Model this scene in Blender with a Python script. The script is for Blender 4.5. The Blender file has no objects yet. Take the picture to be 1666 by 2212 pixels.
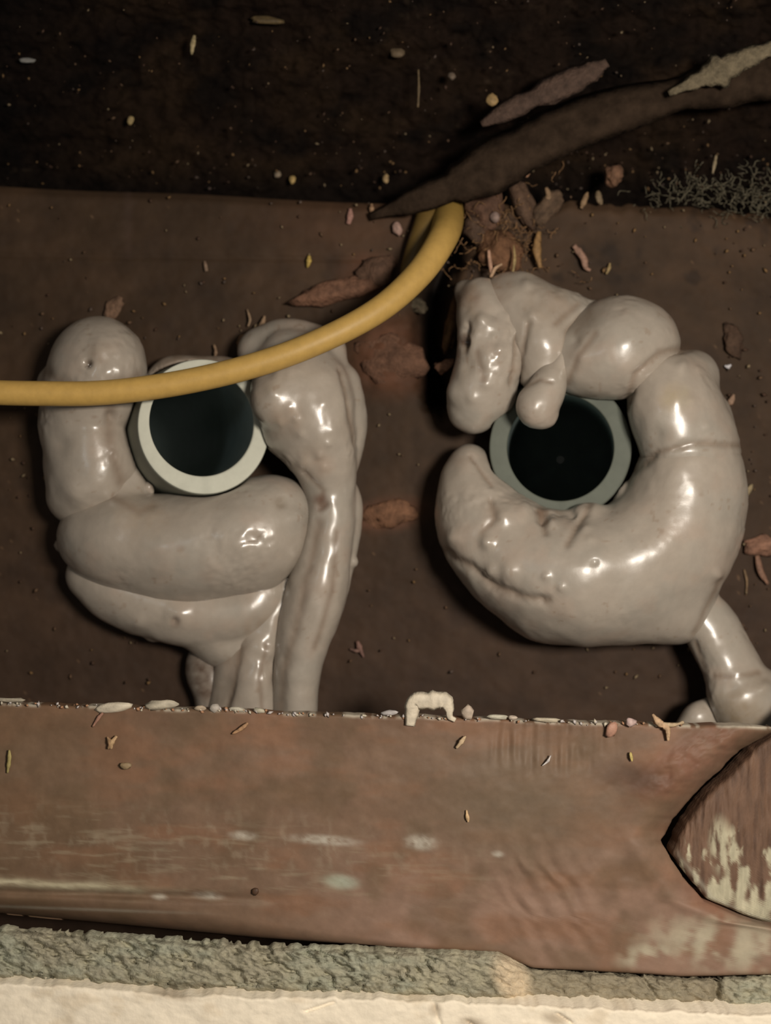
import bpy, math
import numpy as np

# ---------------------------------------------------------------- camera, world, lights, exposure
SC = bpy.context.scene
D = 0.50                      # camera to the brown board, metres
K = 0.36 / 1666               # metres per photo pixel on the board's plane
cd = bpy.data.cameras.new('camera')
cam = bpy.data.objects.new('camera', cd)
SC.collection.objects.link(cam)
cam.location = (0, -D, 0)
cam.rotation_euler = (math.pi / 2, 0, 0)
cd.sensor_fit = 'HORIZONTAL'
cd.sensor_width = 36
cd.lens = 36 * D / 0.36
cd.clip_start = 0.01
cd.dof.use_dof = True
cd.dof.focus_distance = 0.428
cd.dof.aperture_fstop = 7.0
SC.camera = cam

w = bpy.data.worlds.new('world')
SC.world = w
w.use_nodes = True
w.node_tree.nodes['Background'].inputs[0].default_value = (1.0, 0.90, 0.78, 1)
w.node_tree.nodes['Background'].inputs[1].default_value = 0.12


def area(name, loc, target, size, power, col):
    l = bpy.data.lights.new(name, 'AREA')
    l.shape = 'RECTANGLE'
    l.size, l.size_y = size
    l.energy = power
    l.color = col
    o = bpy.data.objects.new(name, l)
    SC.collection.objects.link(o)
    o.location = loc
    from mathutils import Vector
    d = Vector(target) - Vector(loc)
    o.rotation_euler = d.to_track_quat('-Z', 'Y').to_euler()
    return o


area('room_lamp', (0.215, -0.60, 0.05), (0.0, 0.0, -0.04), (0.12, 0.08), 5.0, (1.0, 0.91, 0.80))
area('cool_fill', (-0.35, -0.70, 0.12), (0.0, 0.0, -0.02), (0.10, 0.10), 0.18, (0.80, 0.93, 1.0))  # weak bluish fill light from the left

vs = SC.view_settings
vs.view_transform = 'Standard'
vs.look = 'None'
vs.gamma = 1
vs.exposure = -0.32
vs.use_curve_mapping = False

# ---------------------------------------------------------------- helpers
COL = SC.collection
RNG = np.random.default_rng(7)


def P(x, y, z):
    """photo pixel x, y at z pixels in front of the board -> metres (arrays ok)"""
    x = np.asarray(x, float); y = np.asarray(y, float); z = np.asarray(z, float) + 0 * x
    d = z * K
    s = K * (D - d) / D
    return np.stack([(x - 833) * s, -d, (1106 - y) * s], -1)


def S(r, g, b):
    c = np.array([r, g, b], float) / 255
    return np.where(c <= 0.04045, c / 12.92, ((c + 0.055) / 1.055) ** 2.4)


def _hash(i, j, k, seed):
    n = (i * 374761393 + j * 668265263 + k * 2147483647 + seed * 974711) & 0xffffffff
    n = ((n ^ (n >> 13)) * 1274126177) & 0xffffffff
    n = n ^ (n >> 16)
    return (n & 0xffff) / 65535.0


def vnoise(x, y, z=0.0, seed=0):
    x, y, z = np.broadcast_arrays(np.asarray(x, float), np.asarray(y, float), np.asarray(z, float))
    i = np.floor(x).astype(np.int64); j = np.floor(y).astype(np.int64); k = np.floor(z).astype(np.int64)
    u = x - i; v = y - j; q = z - k
    u = u * u * (3 - 2 * u); v = v * v * (3 - 2 * v); q = q * q * (3 - 2 * q)
    r = 0
    for a in (0, 1):
        for b in (0, 1):
            for c in (0, 1):
                r = r + _hash(i + a, j + b, k + c, seed) * (u if a else 1 - u) * (v if b else 1 - v) * (q if c else 1 - q)
    return r * 2 - 1


def fbm(x, y, z=0.0, seed=0, o=4):
    r = 0; a = 1; t = 0
    for n in range(o):
        f = 2 ** n
        r = r + a * vnoise(np.asarray(x) * f + 17 * n, np.asarray(y) * f, np.asarray(z) * f, seed + n)
        t += a; a *= 0.5
    return r / t


def sm(e0, e1, x):
    t = np.clip((x - e0) / (e1 - e0), 0, 1)
    return t * t * (3 - 2 * t)


def el(x, y, cx, cy, rx, ry, a=0, soft=0.5):
    """soft ellipse mask in photo pixels"""
    a = math.radians(a)
    dx = x - cx; dy = y - cy
    u = dx * math.cos(a) + dy * math.sin(a); v = -dx * math.sin(a) + dy * math.cos(a)
    return 1 - sm(1 - soft, 1 + soft, np.sqrt((u / rx) ** 2 + (v / ry) ** 2))


def polydist(x, y, pts):
    d = np.full(np.shape(x), 1e9)
    for (ax, ay), (bx, by) in zip(pts[:-1], pts[1:]):
        ux, uy = bx - ax, by - ay
        t = np.clip(((x - ax) * ux + (y - ay) * uy) / (ux * ux + uy * uy), 0, 1)
        d = np.minimum(d, np.hypot(x - ax - t * ux, y - ay - t * uy))
    return d


def mix(c, c2, m):
    return c * (1 - m[..., None]) + np.asarray(c2) * m[..., None]


def spline(pts, n=6):
    """Catmull-Rom through rows of numbers"""
    p = np.array(pts, float)
    p = np.vstack([2 * p[0] - p[1], p, 2 * p[-1] - p[-2]])
    out = []
    for i in range(1, len(p) - 2):
        for t in np.linspace(0, 1, n, endpoint=False):
            a, b, c, d = p[i - 1:i + 3]
            out.append(0.5 * (2 * b + (c - a) * t + (2 * a - 5 * b + 4 * c - d) * t * t + (3 * b - a - 3 * c + d) * t ** 3))
    out.append(p[-2])
    return np.array(out)


def mesh(name, v, f, mat, parent=None, col=None, smooth=True):
    me = bpy.data.meshes.new(name)
    v = np.asarray(v, np.float32)
    if isinstance(f, np.ndarray):
        n = len(f); k = f.shape[1]
        me.vertices.add(len(v)); me.vertices.foreach_set('co', v.ravel())
        me.loops.add(n * k); me.loops.foreach_set('vertex_index', f.astype(np.int32).ravel())
        me.polygons.add(n)
        me.polygons.foreach_set('loop_start', np.arange(0, n * k, k, dtype=np.int32))
        me.update(calc_edges=True)
        me.validate()
    else:
        me.from_pydata(v.tolist(), [], f)
    if smooth:
        me.polygons.foreach_set('use_smooth', np.ones(len(me.polygons), bool))
    if col is not None:
        at = me.color_attributes.new('Col', 'FLOAT_COLOR', 'POINT')
        c = np.ones((len(v), 4), np.float32); c[:, :3] = col
        at.data.foreach_set('color', c.ravel())
    me.materials.append(mat)
    me.update()
    o = bpy.data.objects.new(name, me)
    COL.objects.link(o)
    if parent is not None:
        o.parent = parent
        o.matrix_parent_inverse.identity()
        o.location = [-c for c in parent.location]
    return o


def tag(o, label=None, cat=None, group=None, kind=None):
    if label: o['label'] = label
    if cat: o['category'] = cat
    if group: o['group'] = group
    if kind: o['kind'] = kind
    return o


def empty(name, loc, label, cat, group=None):
    o = bpy.data.objects.new(name, None)
    o.empty_display_size = 0.01
    COL.objects.link(o)
    o.location = loc
    return tag(o, label, cat, group)


# ---------------------------------------------------------------- materials
def material(name, base=None, rough=0.6, var=0.15, scale=300, bump=0.2, bdist=0.0004, coat=0.0, rvar=0.0,
             spec=0.5, stretch=(1, 1, 1), metallic=0.0):
    m = bpy.data.materials.new(name)
    m.use_nodes = True
    nt = m.node_tree; N = nt.nodes; L = nt.links
    b = N['Principled BSDF']
    tc = N.new('ShaderNodeTexCoord')
    mp = N.new('ShaderNodeMapping'); mp.inputs['Scale'].default_value = stretch
    L.new(tc.outputs['Object'], mp.inputs['Vector'])
    n1 = N.new('ShaderNodeTexNoise'); n1.inputs['Scale'].default_value = scale
    n1.inputs['Detail'].default_value = 6; n1.inputs['Roughness'].default_value = 0.6
    L.new(mp.outputs[0], n1.inputs['Vector'])
    mr = N.new('ShaderNodeMapRange')
    mr.inputs['From Min'].default_value = 0.3; mr.inputs['From Max'].default_value = 0.7
    mr.inputs['To Min'].default_value = 1 - var; mr.inputs['To Max'].default_value = 1 + var
    L.new(n1.outputs['Fac'], mr.inputs['Value'])
    mul = N.new('ShaderNodeVectorMath'); mul.operation = 'SCALE'
    if base is None:
        at = N.new('ShaderNodeVertexColor'); at.layer_name = 'Col'
        L.new(at.outputs['Color'], mul.inputs[0])
    else:
        rgb = N.new('ShaderNodeRGB'); rgb.outputs[0].default_value = (*base, 1)
        L.new(rgb.outputs[0], mul.inputs[0])
    L.new(mr.outputs[0], mul.inputs['Scale'])
    L.new(mul.outputs[0], b.inputs['Base Color'])
    n2 = N.new('ShaderNodeTexNoise'); n2.inputs['Scale'].default_value = scale * 2.2
    n2.inputs['Detail'].default_value = 5
    L.new(mp.outputs[0], n2.inputs['Vector'])
    bp = N.new('ShaderNodeBump'); bp.inputs['Strength'].default_value = bump; bp.inputs['Distance'].default_value = bdist
    L.new(n2.outputs['Fac'], bp.inputs['Height']); L.new(bp.outputs[0], b.inputs['Normal'])
    if rvar:
        mr2 = N.new('ShaderNodeMapRange')
        mr2.inputs['From Min'].default_value = 0.35; mr2.inputs['From Max'].default_value = 0.65
        mr2.inputs['To Min'].default_value = rough - rvar; mr2.inputs['To Max'].default_value = rough + rvar
        n3 = N.new('ShaderNodeTexNoise'); n3.inputs['Scale'].default_value = 55; n3.inputs['Detail'].default_value = 3
        L.new(tc.outputs['Object'], n3.inputs['Vector'])
        L.new(n3.outputs['Fac'], mr2.inputs['Value']); L.new(mr2.outputs[0], b.inputs['Roughness'])
    else:
        b.inputs['Roughness'].default_value = rough
    b.inputs['Coat Weight'].default_value = coat
    b.inputs['Coat Roughness'].default_value = 0.25
    b.inputs['Specular IOR Level'].default_value = spec
    b.inputs['Metallic'].default_value = metallic
    return m


M_BOARD = material('brown_painted_board', None, 0.7, 0.22, 60, 0.3, 0.0004, spec=0.15)
M_DIRT = material('dark_dirty_timber', None, 0.9, 0.4, 160, 0.6, 0.001, spec=0.05)
M_SILL = material('worn_brown_sill', None, 0.55, 0.12, 130, 0.25, 0.0003, spec=0.18)
M_BLOCK = material('rough_weathered_wood', None, 0.7, 0.25, 260, 0.6, 0.0006, stretch=(1, 1, 0.25), spec=0.3)
M_MORTAR = material('green_grey_mortar', None, 0.85, 0.2, 420, 0.7, 0.0008, spec=0.2)
M_CREAM = material('cream_plaster', None, 0.8, 0.05, 300, 0.4, 0.0005, spec=0.3)
M_PUTTY = material('grey_duct_putty', None, 0.31, 0.05, 220, 0.10, 0.0004, coat=0.3, rvar=0.07)
M_PIPE = material('grey_conduit_plastic', None, 0.6, 0.06, 200, 0.08, 0.0003, spec=0.15)
M_BORE = material('dark_conduit_bore', None, 0.6, 0.10, 120, 0.1, 0.0003, spec=0.2)
M_CABLE = material('yellow_cable_sheath', None, 0.5, 0.08, 260, 0.15, 0.0003, spec=0.3)
M_BARK = material('brown_bark', None, 0.8, 0.35, 330, 0.8, 0.0012, spec=0.2)
M_FIBRE = material('pale_fibre', None, 0.7, 0.3, 700, 0.3, 0.0003, spec=0.3)
M_CHIP = material('white_paint_flake', None, 0.6, 0.08, 500, 0.4, 0.0004, spec=0.4)


# ---------------------------------------------------------------- sheets (relief surfaces with real thickness)
def sheet(name, xs, ys, zs, colf, mat, back, hole=None, cols=None):
    """xs, ys, zs: (nv, nu) arrays in photo pixels; back: z of the rear side"""
    nv, nu = xs.shape
    col = colf(xs, ys) if cols is None else cols
    v = P(xs, ys, zs).reshape(-1, 3)
    idx = np.arange(nu * nv).reshape(nv, nu)
    f = np.stack([idx[:-1, :-1], idx[1:, :-1], idx[1:, 1:], idx[:-1, 1:]], -1).reshape(-1, 4)
    if hole is not None:
        cx = (xs[:-1, :-1] + xs[1:, 1:]).ravel() / 2; cy = (ys[:-1, :-1] + ys[1:, 1:]).ravel() / 2
        f = f[~hole(cx, cy)]
    ring = np.concatenate([idx[0, :], idx[1:, -1], idx[-1, -2::-1], idx[-2:0:-1, 0]])
    # skirt straight back (same metres in x and z)
    rv = v[ring].copy(); rv[:, 1] = -(back(xs.ravel()[ring], ys.ravel()[ring]) if callable(back) else back) * K
    base = len(v)
    j = np.arange(len(ring)); jn = (j + 1) % len(ring)
    sk = np.stack([ring[j], ring[jn], base + jn, base + j], -1)
    v2 = np.vstack([v, rv])
    c = np.vstack([col.reshape(-1, 3), col.reshape(-1, 3)[ring]])
    return mesh(name, v2, np.vstack([f, sk]), mat, col=c)


# pipes: centre of mouth, z of mouth, outer/inner radius, axis pointing toward the viewer
PIPES = {
    'L': dict(c=(440, 922, 175), ro=147, ri=116, ax=(0.25, -0.10, 1.0), off=(-4, -9)),
    'R': dict(c=(1211, 967, 120), ro=154, ri=115, ax=(0.0, -0.02, 1.0)),
}


def pipe_at(p, z):
    c = p['c']; a = p['ax']; t = (z - c[2]) / a[2]
    return c[0] + a[0] * t, c[1] + a[1] * t


def board_hole(x, y):
    h = np.zeros(x.shape, bool)
    for p in PIPES.values():
        cx, cy = pipe_at(p, 0)
        h |= np.hypot(x - cx, y - cy) < p['ro'] - 9
    return h


# ---- the brown board at the back
def top_edge(x):
    return 402 + 0.045 * x + 6 * np.sin(x / 90.0) * 0.3 - 40 * sm(950, 1250, x) * 0.6 + sm(880, 1666, x) * 10


x = np.linspace(-260, 1930, 440)[None, :]; v = np.linspace(0, 1, 400)[:, None]
X = x + 0 * v
Yt = top_edge(X) + 7 * fbm(X / 40, 0 * X, seed=3) * sm(900, 1100, X) * 2
Y = Yt + v * (2440 - Yt)
Z = 7 * fbm(X / 160, Y / 160, seed=5) + 1.5 * fbm(X / 16, Y / 16, seed=6)
Z -= 14 * np.exp(-((Y - Yt) / 10.0) ** 2)
Z -= 4 * np.exp(-((Y - 552 - 0.01 * X) / 4.0) ** 2) * (X < 860)
# split in the board beside the cable hole
crackpts = [(985, 470), (965, 560), (935, 640), (930, 740), (950, 860)]
dc = polydist(X, Y, crackpts)
Z -= 120 * np.exp(-(dc / (26 + 12 * fbm(X / 30, Y / 30, seed=9))) ** 2)
Z += 22 * el(X, Y, 840, 770, 75, 75, soft=.6) * (1 + .3 * fbm(X / 25, Y / 25, seed=11))


def board_col(X, Y):
    c = np.zeros(X.shape + (3,)) + S(60, 45, 32)
    c = mix(c, S(72, 54, 39), sm(-.2, .6, fbm(X / 220, Y / 120, seed=21)))
    c = mix(c, S(46, 34, 25), sm(0.1, .7, fbm(X / 90, Y / 70, seed=22)) * .6)
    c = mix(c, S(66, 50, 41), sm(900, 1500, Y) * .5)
    c = mix(c, S(70, 54, 44), np.exp(-((X - 277) / 9.0) ** 2) * (Y < 560) * .6)
    red = np.maximum(el(X, Y, 850, 770, 85, 80, soft=.5), el(X, Y, 840, 1112, 75, 34, -8, soft=.5))
    red = np.maximum(red, el(X, Y, 800, 590, 60, 45, soft=.6) * .8)
    red = np.maximum(red, el(X, Y, 780, 480, 200, 60, soft=.8) * .25)
    red = red * (0.75 + .35 * fbm(X / 30, Y / 18, seed=31))
    c = mix(c, S(100, 66, 48), np.clip(red, 0, 1))
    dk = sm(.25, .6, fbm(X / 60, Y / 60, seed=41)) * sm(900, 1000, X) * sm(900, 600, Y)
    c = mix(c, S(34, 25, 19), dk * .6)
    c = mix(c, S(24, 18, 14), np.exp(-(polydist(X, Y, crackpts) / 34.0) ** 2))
    sp = (vnoise(X / 5, Y / 7, seed=51) > .93) * sm(0, .5, fbm(X / 120, Y / 120, seed=52) + .3)
    return mix(c, S(118, 92, 68), sp * .5)


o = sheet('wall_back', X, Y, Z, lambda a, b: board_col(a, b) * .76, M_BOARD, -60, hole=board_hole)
tag(o, 'dark brown painted wall board behind the two grey conduits', 'wall', kind='structure')

# ---- dirty underside above it, sloping forward; overhang shade painted into its dark colour
x = np.linspace(-300, 1960, 420)[None, :]; y = np.linspace(-260, 520, 200)[:, None]
X = x + 0 * y; Y = y + 0 * x
Z = -110 - (Y - 420) * 0.42 + 26 * fbm(X / 150, Y / 80, seed=61) + 12 * fbm(X / 28, Y / 28, seed=62)
Z += 6 * fbm(X / 9, Y / 9, seed=63)
Z -= 45 * sm(400, 300, Y) * el(X, Y, 1000, 330, 260, 30, -27)


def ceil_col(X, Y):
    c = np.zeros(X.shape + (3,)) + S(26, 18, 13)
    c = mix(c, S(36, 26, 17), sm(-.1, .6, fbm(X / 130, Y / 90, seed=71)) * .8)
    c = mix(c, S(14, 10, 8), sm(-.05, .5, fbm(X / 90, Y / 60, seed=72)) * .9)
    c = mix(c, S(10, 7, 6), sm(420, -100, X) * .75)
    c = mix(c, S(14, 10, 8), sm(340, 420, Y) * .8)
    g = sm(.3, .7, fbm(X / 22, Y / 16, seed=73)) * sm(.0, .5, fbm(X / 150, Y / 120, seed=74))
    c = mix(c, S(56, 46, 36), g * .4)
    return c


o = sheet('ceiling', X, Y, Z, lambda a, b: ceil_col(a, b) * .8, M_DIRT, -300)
tag(o, 'dirty underside of the timber above the board, overhang shade in its nearly black colour', 'ceiling', kind='structure')

# ---- brown sill in front, broken at the right
CRACK = np.array([(1480, 1780), (1545, 1700), (1590, 1660), (1640, 1597), (1685, 1545), (1430, 1812)])
crk_y = np.array([1500, 1572, 1612, 1660, 1712, 1762, 1810, 1850, 1905, 1940, 1975, 2000, 2120])
crk_x = np.array([1735, 1672, 1600, 1552, 1495, 1455, 1428, 1448, 1492, 1520, 1600, 1675, 1760])


def sill_top(x): return 1518 + 0.0325 * x + 3 * fbm(x / 60, 0 * x, seed=80) * 1.3 - 3 * sm(1300, 1666, x)
def sill_bot(x): return np.interp(x, [-300, 0, 560, 900, 1080, 1150, 1400, 1470, 1700, 1950], [1962, 1974, 2027, 2050, 2062, 2092, 2104, 2110, 2105, 2108])


nu, nv = 500, 170
v = np.linspace(0, 1, nv)[:, None]; u = np.linspace(0, 1, nu)[None, :]
Yg = 1560 + v * 540
XR = np.interp(Yg, crk_y, crk_x) + 4 * fbm(Yg / 18, 0 * Yg, seed=81)
XR = np.where(Yg > 1985, XR + (Yg - 1985) * 3, XR)
X = -280 + u * (XR + 280)
Y = sill_top(X) + v * (sill_bot(X) - sill_top(X))
dcr = XR - X
SZ = 330
Z = SZ + 6 * fbm(X / 220, Y / 120, seed=82) + 1.2 * fbm(X / 30, Y / 30, seed=83)
hb = sill_bot(X) - Y; ht = Y - sill_top(X)
Rb = 52 * sm(1000, 100, X) + 10
Z -= 1.5 * Rb * (1 - np.sqrt(np.clip(1 - (1 - np.clip(hb / Rb, 0, 1)) ** 2, 0, 1)))
Z -= 9 * (1 - np.sqrt(np.clip(1 - (1 - np.clip(ht / 9, 0, 1)) ** 2, 0, 1)))
Z -= (14 + 32 * sm(1830, 1790, Y)) * np.exp(-np.clip(dcr, 0, None) / 26.0)
Z += 6 * np.exp(-((dcr - 60) / 30.0) ** 2)
# slanting scraper ridges and vertical grooves
rid = el(X, Y, 1190, 1960, 95, 150, -28, soft=.5)
Z += 3.2 * rid * np.sin((X * 0.90 - Y * 0.52 + 15 * fbm(X / 60, Y / 60, seed=84)) / 6.5) * (.5 + .5 * fbm(X / 40, Y / 40, seed=85))
vg = el(X, Y, 1180, 1605, 120, 60, soft=.6)
Z += 3.2 * vg * (.5 + .8 * fbm(X / 24, Y / 50, seed=88)) * np.sin((X + 5 * fbm(X / 30, Y / 60, seed=86)) / 4.0)
Z -= 11 * np.exp(-((Y - 1925 - X * .03) / 10.0) ** 2) * sm(700, 350, X)
Z += 5 * el(X, Y, 1120, 1760, 140, 120, soft=.8)
# flaky bump near the crack
fl = el(X, Y, 1500, 1640, 130, 40, -38, soft=.4)
Z += 6 * fl * (1 + fbm(X / 30, Y / 22, seed=87))


def sill_col(X, Y):
    c = np.zeros(X.shape + (3,)) + S(112, 90, 73)
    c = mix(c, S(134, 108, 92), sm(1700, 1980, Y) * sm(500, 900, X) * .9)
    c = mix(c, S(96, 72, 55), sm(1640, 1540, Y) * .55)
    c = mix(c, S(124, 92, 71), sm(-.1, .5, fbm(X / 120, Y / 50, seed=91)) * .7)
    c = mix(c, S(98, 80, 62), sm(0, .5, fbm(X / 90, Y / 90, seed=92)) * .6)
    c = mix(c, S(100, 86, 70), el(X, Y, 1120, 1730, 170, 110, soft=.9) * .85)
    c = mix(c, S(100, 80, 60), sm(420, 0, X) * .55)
    # streaky worn paint on the left
    st = sm(.05, .55, fbm(X / 70, Y / 7, seed=93)) * el(X, Y, 300, 1850, 620, 80, 4, soft=.7)
    c = mix(c, S(146, 134, 112), st * .4)
    st2 = sm(.1, .6, fbm(X / 14, Y / 26, seed=94)) * el(X, Y, 430, 1830, 520, 70, 3, soft=.8)
    c = mix(c, S(146, 132, 112), st2 * .35)
    ln = np.exp(-((Y - 1905 - .05 * X - 3 * fbm(X / 60, 0 * X, seed=95)) / 9.0) ** 2) * sm(430, 150, X)
    c = mix(c, S(185, 176, 148), ln * np.clip(.75 + .6 * fbm(X / 25, Y / 5, seed=96), 0, 1))
    ln = np.exp(-((Y - 1958 - .035 * X) / 3.0) ** 2) * sm(520, 200, X) * .4
    c = mix(c, S(170, 165, 150), ln)
    for (a, b, r1, r2) in ((450, 1935, 26, 7), (345, 1937, 14, 6), (910, 1820, 28, 14), (740, 1905, 26, 12), (700, 1815, 60, 9), (1075, 1845, 10, 6), (525, 1805, 24, 8)):
        c = mix(c, S(168, 160, 146), el(X, Y, a, b, r1, r2, 4, soft=.8) * np.clip(.7 + .8 * fbm(X / 9, Y / 6, seed=97), 0, 1))
    c = mix(c, S(150, 158, 138), el(X, Y, 735, 1905, 34, 14, 8, soft=.7) * .6)
    # reddish bare patches by the break
    c = mix(c, S(116, 80, 64), .75 * np.clip(el(X, Y, 1490, 1640, 140, 46, -36, soft=.6) * (.7 + .6 * fbm(X / 16, Y / 16, seed=98)), 0, 1))
    c = mix(c, S(70, 50, 40), np.clip(el(X, Y, 1370, 1680, 70, 28, 10, soft=.8) * .6, 0, 1))
    c = mix(c, S(120, 84, 68), el(X, Y, 1560, 1950, 90, 30, 25, soft=.7) * .6)
    # pale paint left on the lower right corner
    pl = sm(-.05, .25, fbm(X / 24, Y / 40, seed=99) + .1) * np.maximum(el(X, Y, 1580, 2040, 170, 52, 5, soft=.6), el(X, Y, 1400, 2062, 60, 26, -12, soft=.5))
    c = mix(c, S(168, 160, 138), np.clip(pl, 0, 1) * .8)
    # pale chipped top arris
    ar = np.exp(-((Y - sill_top(X) - 2) / 4.0) ** 2) * sm(-.05, .25, fbm(X / 26, 0 * X, seed=100))
    c = mix(c, S(196, 188, 170), np.clip(ar, 0, 1) * .8)
    return c


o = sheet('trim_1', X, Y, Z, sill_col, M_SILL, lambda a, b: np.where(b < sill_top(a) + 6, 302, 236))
tag(o, 'wide worn brown painted sill below the conduits, cracked at its right end', 'sill', kind='structure')

# ---- rough block right of the crack
Yg = 1520 + v * 620
XL = np.interp(Yg, crk_y, crk_x) + 38 - 33 * sm(1805, 1850, Yg) - 10 * sm(1640, 1580, Yg) + 3 * fbm(Yg / 14, 0 * Yg, seed=101)
u2 = np.linspace(0, 1, 150)[None, :] ** 1.3
X = XL + u2 * (1980 - XL); Y = Yg + 0 * X
dl = X - XL
Z = 324 + 7 * fbm(X / 60, Y / 140, seed=102) + 3.0 * fbm(X / 6, Y / 60, seed=103) - 12 * np.exp(-dl / 9.0)
Z -= 70 * sm(1985, 2010, Y)


def block_col(X, Y):
    c = np.zeros(X.shape + (3,)) + S(100, 76, 60)
    c = mix(c, S(74, 54, 42), sm(-.1, .5, fbm(X / 7, Y / 70, seed=104)) * .7)
    m = sm(0.0, .3, fbm(X / 16, Y / 46, seed=105) + .5 * sm(1780, 1960, Y) - .28) * sm(1770, 1810, Y)
    m = np.maximum(m, el(X, Y, 1560, 1830, 24, 55, -5, soft=.5) * sm(-.4, .2, fbm(X / 8, Y / 30, seed=106)))
    c = mix(c, S(178, 172, 146), np.clip(m, 0, 1) * .85)
    e = np.exp(-((X - np.interp(Y, crk_y, crk_x) - 20) / 7.0) ** 2) * sm(1810, 1900, Y)
    return mix(c, S(170, 165, 148), e * .4)


o = sheet('trim_2', X, Y, Z, block_col, M_BLOCK, 270)
tag(o, 'rough brown timber end with chipped cream paint, right of the crack', 'board', kind='structure')

# ---- rough green-grey mortar band
def mor_top(x): return np.interp(x, [-300, 0, 560, 900, 1080, 1150, 1400, 1470, 1700, 1950], [1996, 2006, 2044, 2056, 2062, 2092, 2104, 2110, 2105, 2108])


def mor_bot(x): return np.interp(x, [-300, 0, 200, 600, 1100, 1300, 1666, 1950], [2098, 2118, 2128, 2146, 2162, 2172, 2186, 2196])


x = np.linspace(-280, 1950, 560)[None, :]; v = np.linspace(0, 1, 70)[:, None]
X = x + 0 * v
t0 = mor_top(X) - 1 + 2 * fbm(X / 22, 0 * X, seed=115)
Y = t0 + v * (mor_bot(X) + 16 - t0)
n = fbm((X + .6 * Y) / 26, (Y - .6 * X) / 14, seed=110)
Z = 352 + 10 * n + 5 * fbm(X / 8, Y / 8, seed=111) - 26 * sm(1090, 1150, X) - 10 * sm(1540, 1560, X) * 0
Z -= 16 * np.exp(-((Y - t0) / 9.0) ** 2) + 14 * np.exp(-((Y - mor_bot(X)) / 10.0) ** 2)
Z -= 10 * (n < -.25) * sm(1100, 900, X)
Z -= 22 * np.exp(-((X - 1548) / 8.0) ** 2)
Z -= 14 * np.exp(-((X - 1400 - .7 * (Y - 2130)) / 6.0) ** 2)


def mor_col(X, Y):
    c = np.zeros(X.shape + (3,)) + S(150, 144, 124)
    c = mix(c, S(150, 152, 134), sm(-.2, .5, fbm(X / 110, Y / 50, seed=112)) * .7)
    c = mix(c, S(164, 158, 134), sm(0, .5, fbm(X / 45, Y / 30, seed=113)) * .6)
    c = mix(c, S(96, 92, 74), sm(.12, .5, fbm((X + .6 * Y) / 20, (Y - .6 * X) / 9, seed=114)) * .8)
    c = mix(c, S(112, 104, 88), sm(20, 0, mor_bot(X) - Y) * .5)
    c = mix(c, S(136, 126, 106), sm(1080, 1130, X) * (1 - sm(1545, 1570, X)) * .85)
    c = mix(c, S(196, 178, 150), np.clip(el(X, Y, 1105, 2112, 34, 52, -25, soft=.5), 0, 1))
    return c


o = sheet('trim_3', X, Y, Z, mor_col, M_MORTAR, 318)
tag(o, 'rough green-grey mortar band between the brown sill and cream plaster', 'mortar', kind='structure')

# ---- cream plaster at the bottom
x = np.linspace(-280, 1950, 420)[None, :]; v = np.linspace(0, 1, 110)[:, None]
X = x + 0 * v
top = mor_bot(X) + 5 * fbm(X / 34, 0 * X, seed=120) + 4 * fbm(X / 11, 0 * X, seed=121)
top += 9 * el(X, 0 * X, 370, 0, 60, 1, soft=.6) + 6 * el(X, 0 * X, 560, 0, 40, 1, soft=.6)
Y = top + v * (2480 - top)
Z = 372 + 4 * fbm(X / 60, Y / 40, seed=122) + 1.5 * fbm(X / 14, Y / 14, seed=123)
Z -= 14 * np.exp(-((Y - top) / 6.0) ** 2)
for (a, b, c_, d_) in ((660, 2185, 720, 2165), (936, 2165, 950, 2212), (1010, 2206, 1035, 2222), (1205, 2190, 1235, 2210)):
    Z -= 7 * np.exp(-(polydist(X, Y, [(a, b), (c_, d_)]) / 3.0) ** 2)


def cream_col(X, Y):
    c = np.zeros(X.shape + (3,)) + S(236, 224, 202)
    c = mix(c, S(206, 188, 160), sm(.1, .6, fbm(X / 50, Y / 30, seed=124)) * .5)
    for (a, b, r1, r2) in ((370, 2150, 45, 9), (1200, 2200, 26, 12), (1020, 2208, 24, 10), (940, 2180, 12, 14)):
        c = mix(c, S(150, 132, 108), el(X, Y, a, b, r1, r2, 10, soft=.7) * .6)
    return c


o = sheet('wall_front', X, Y, Z, cream_col, M_CREAM, 200)
tag(o, 'cream plaster wall along the bottom below the mortar band', 'wall', kind='structure')


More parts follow.
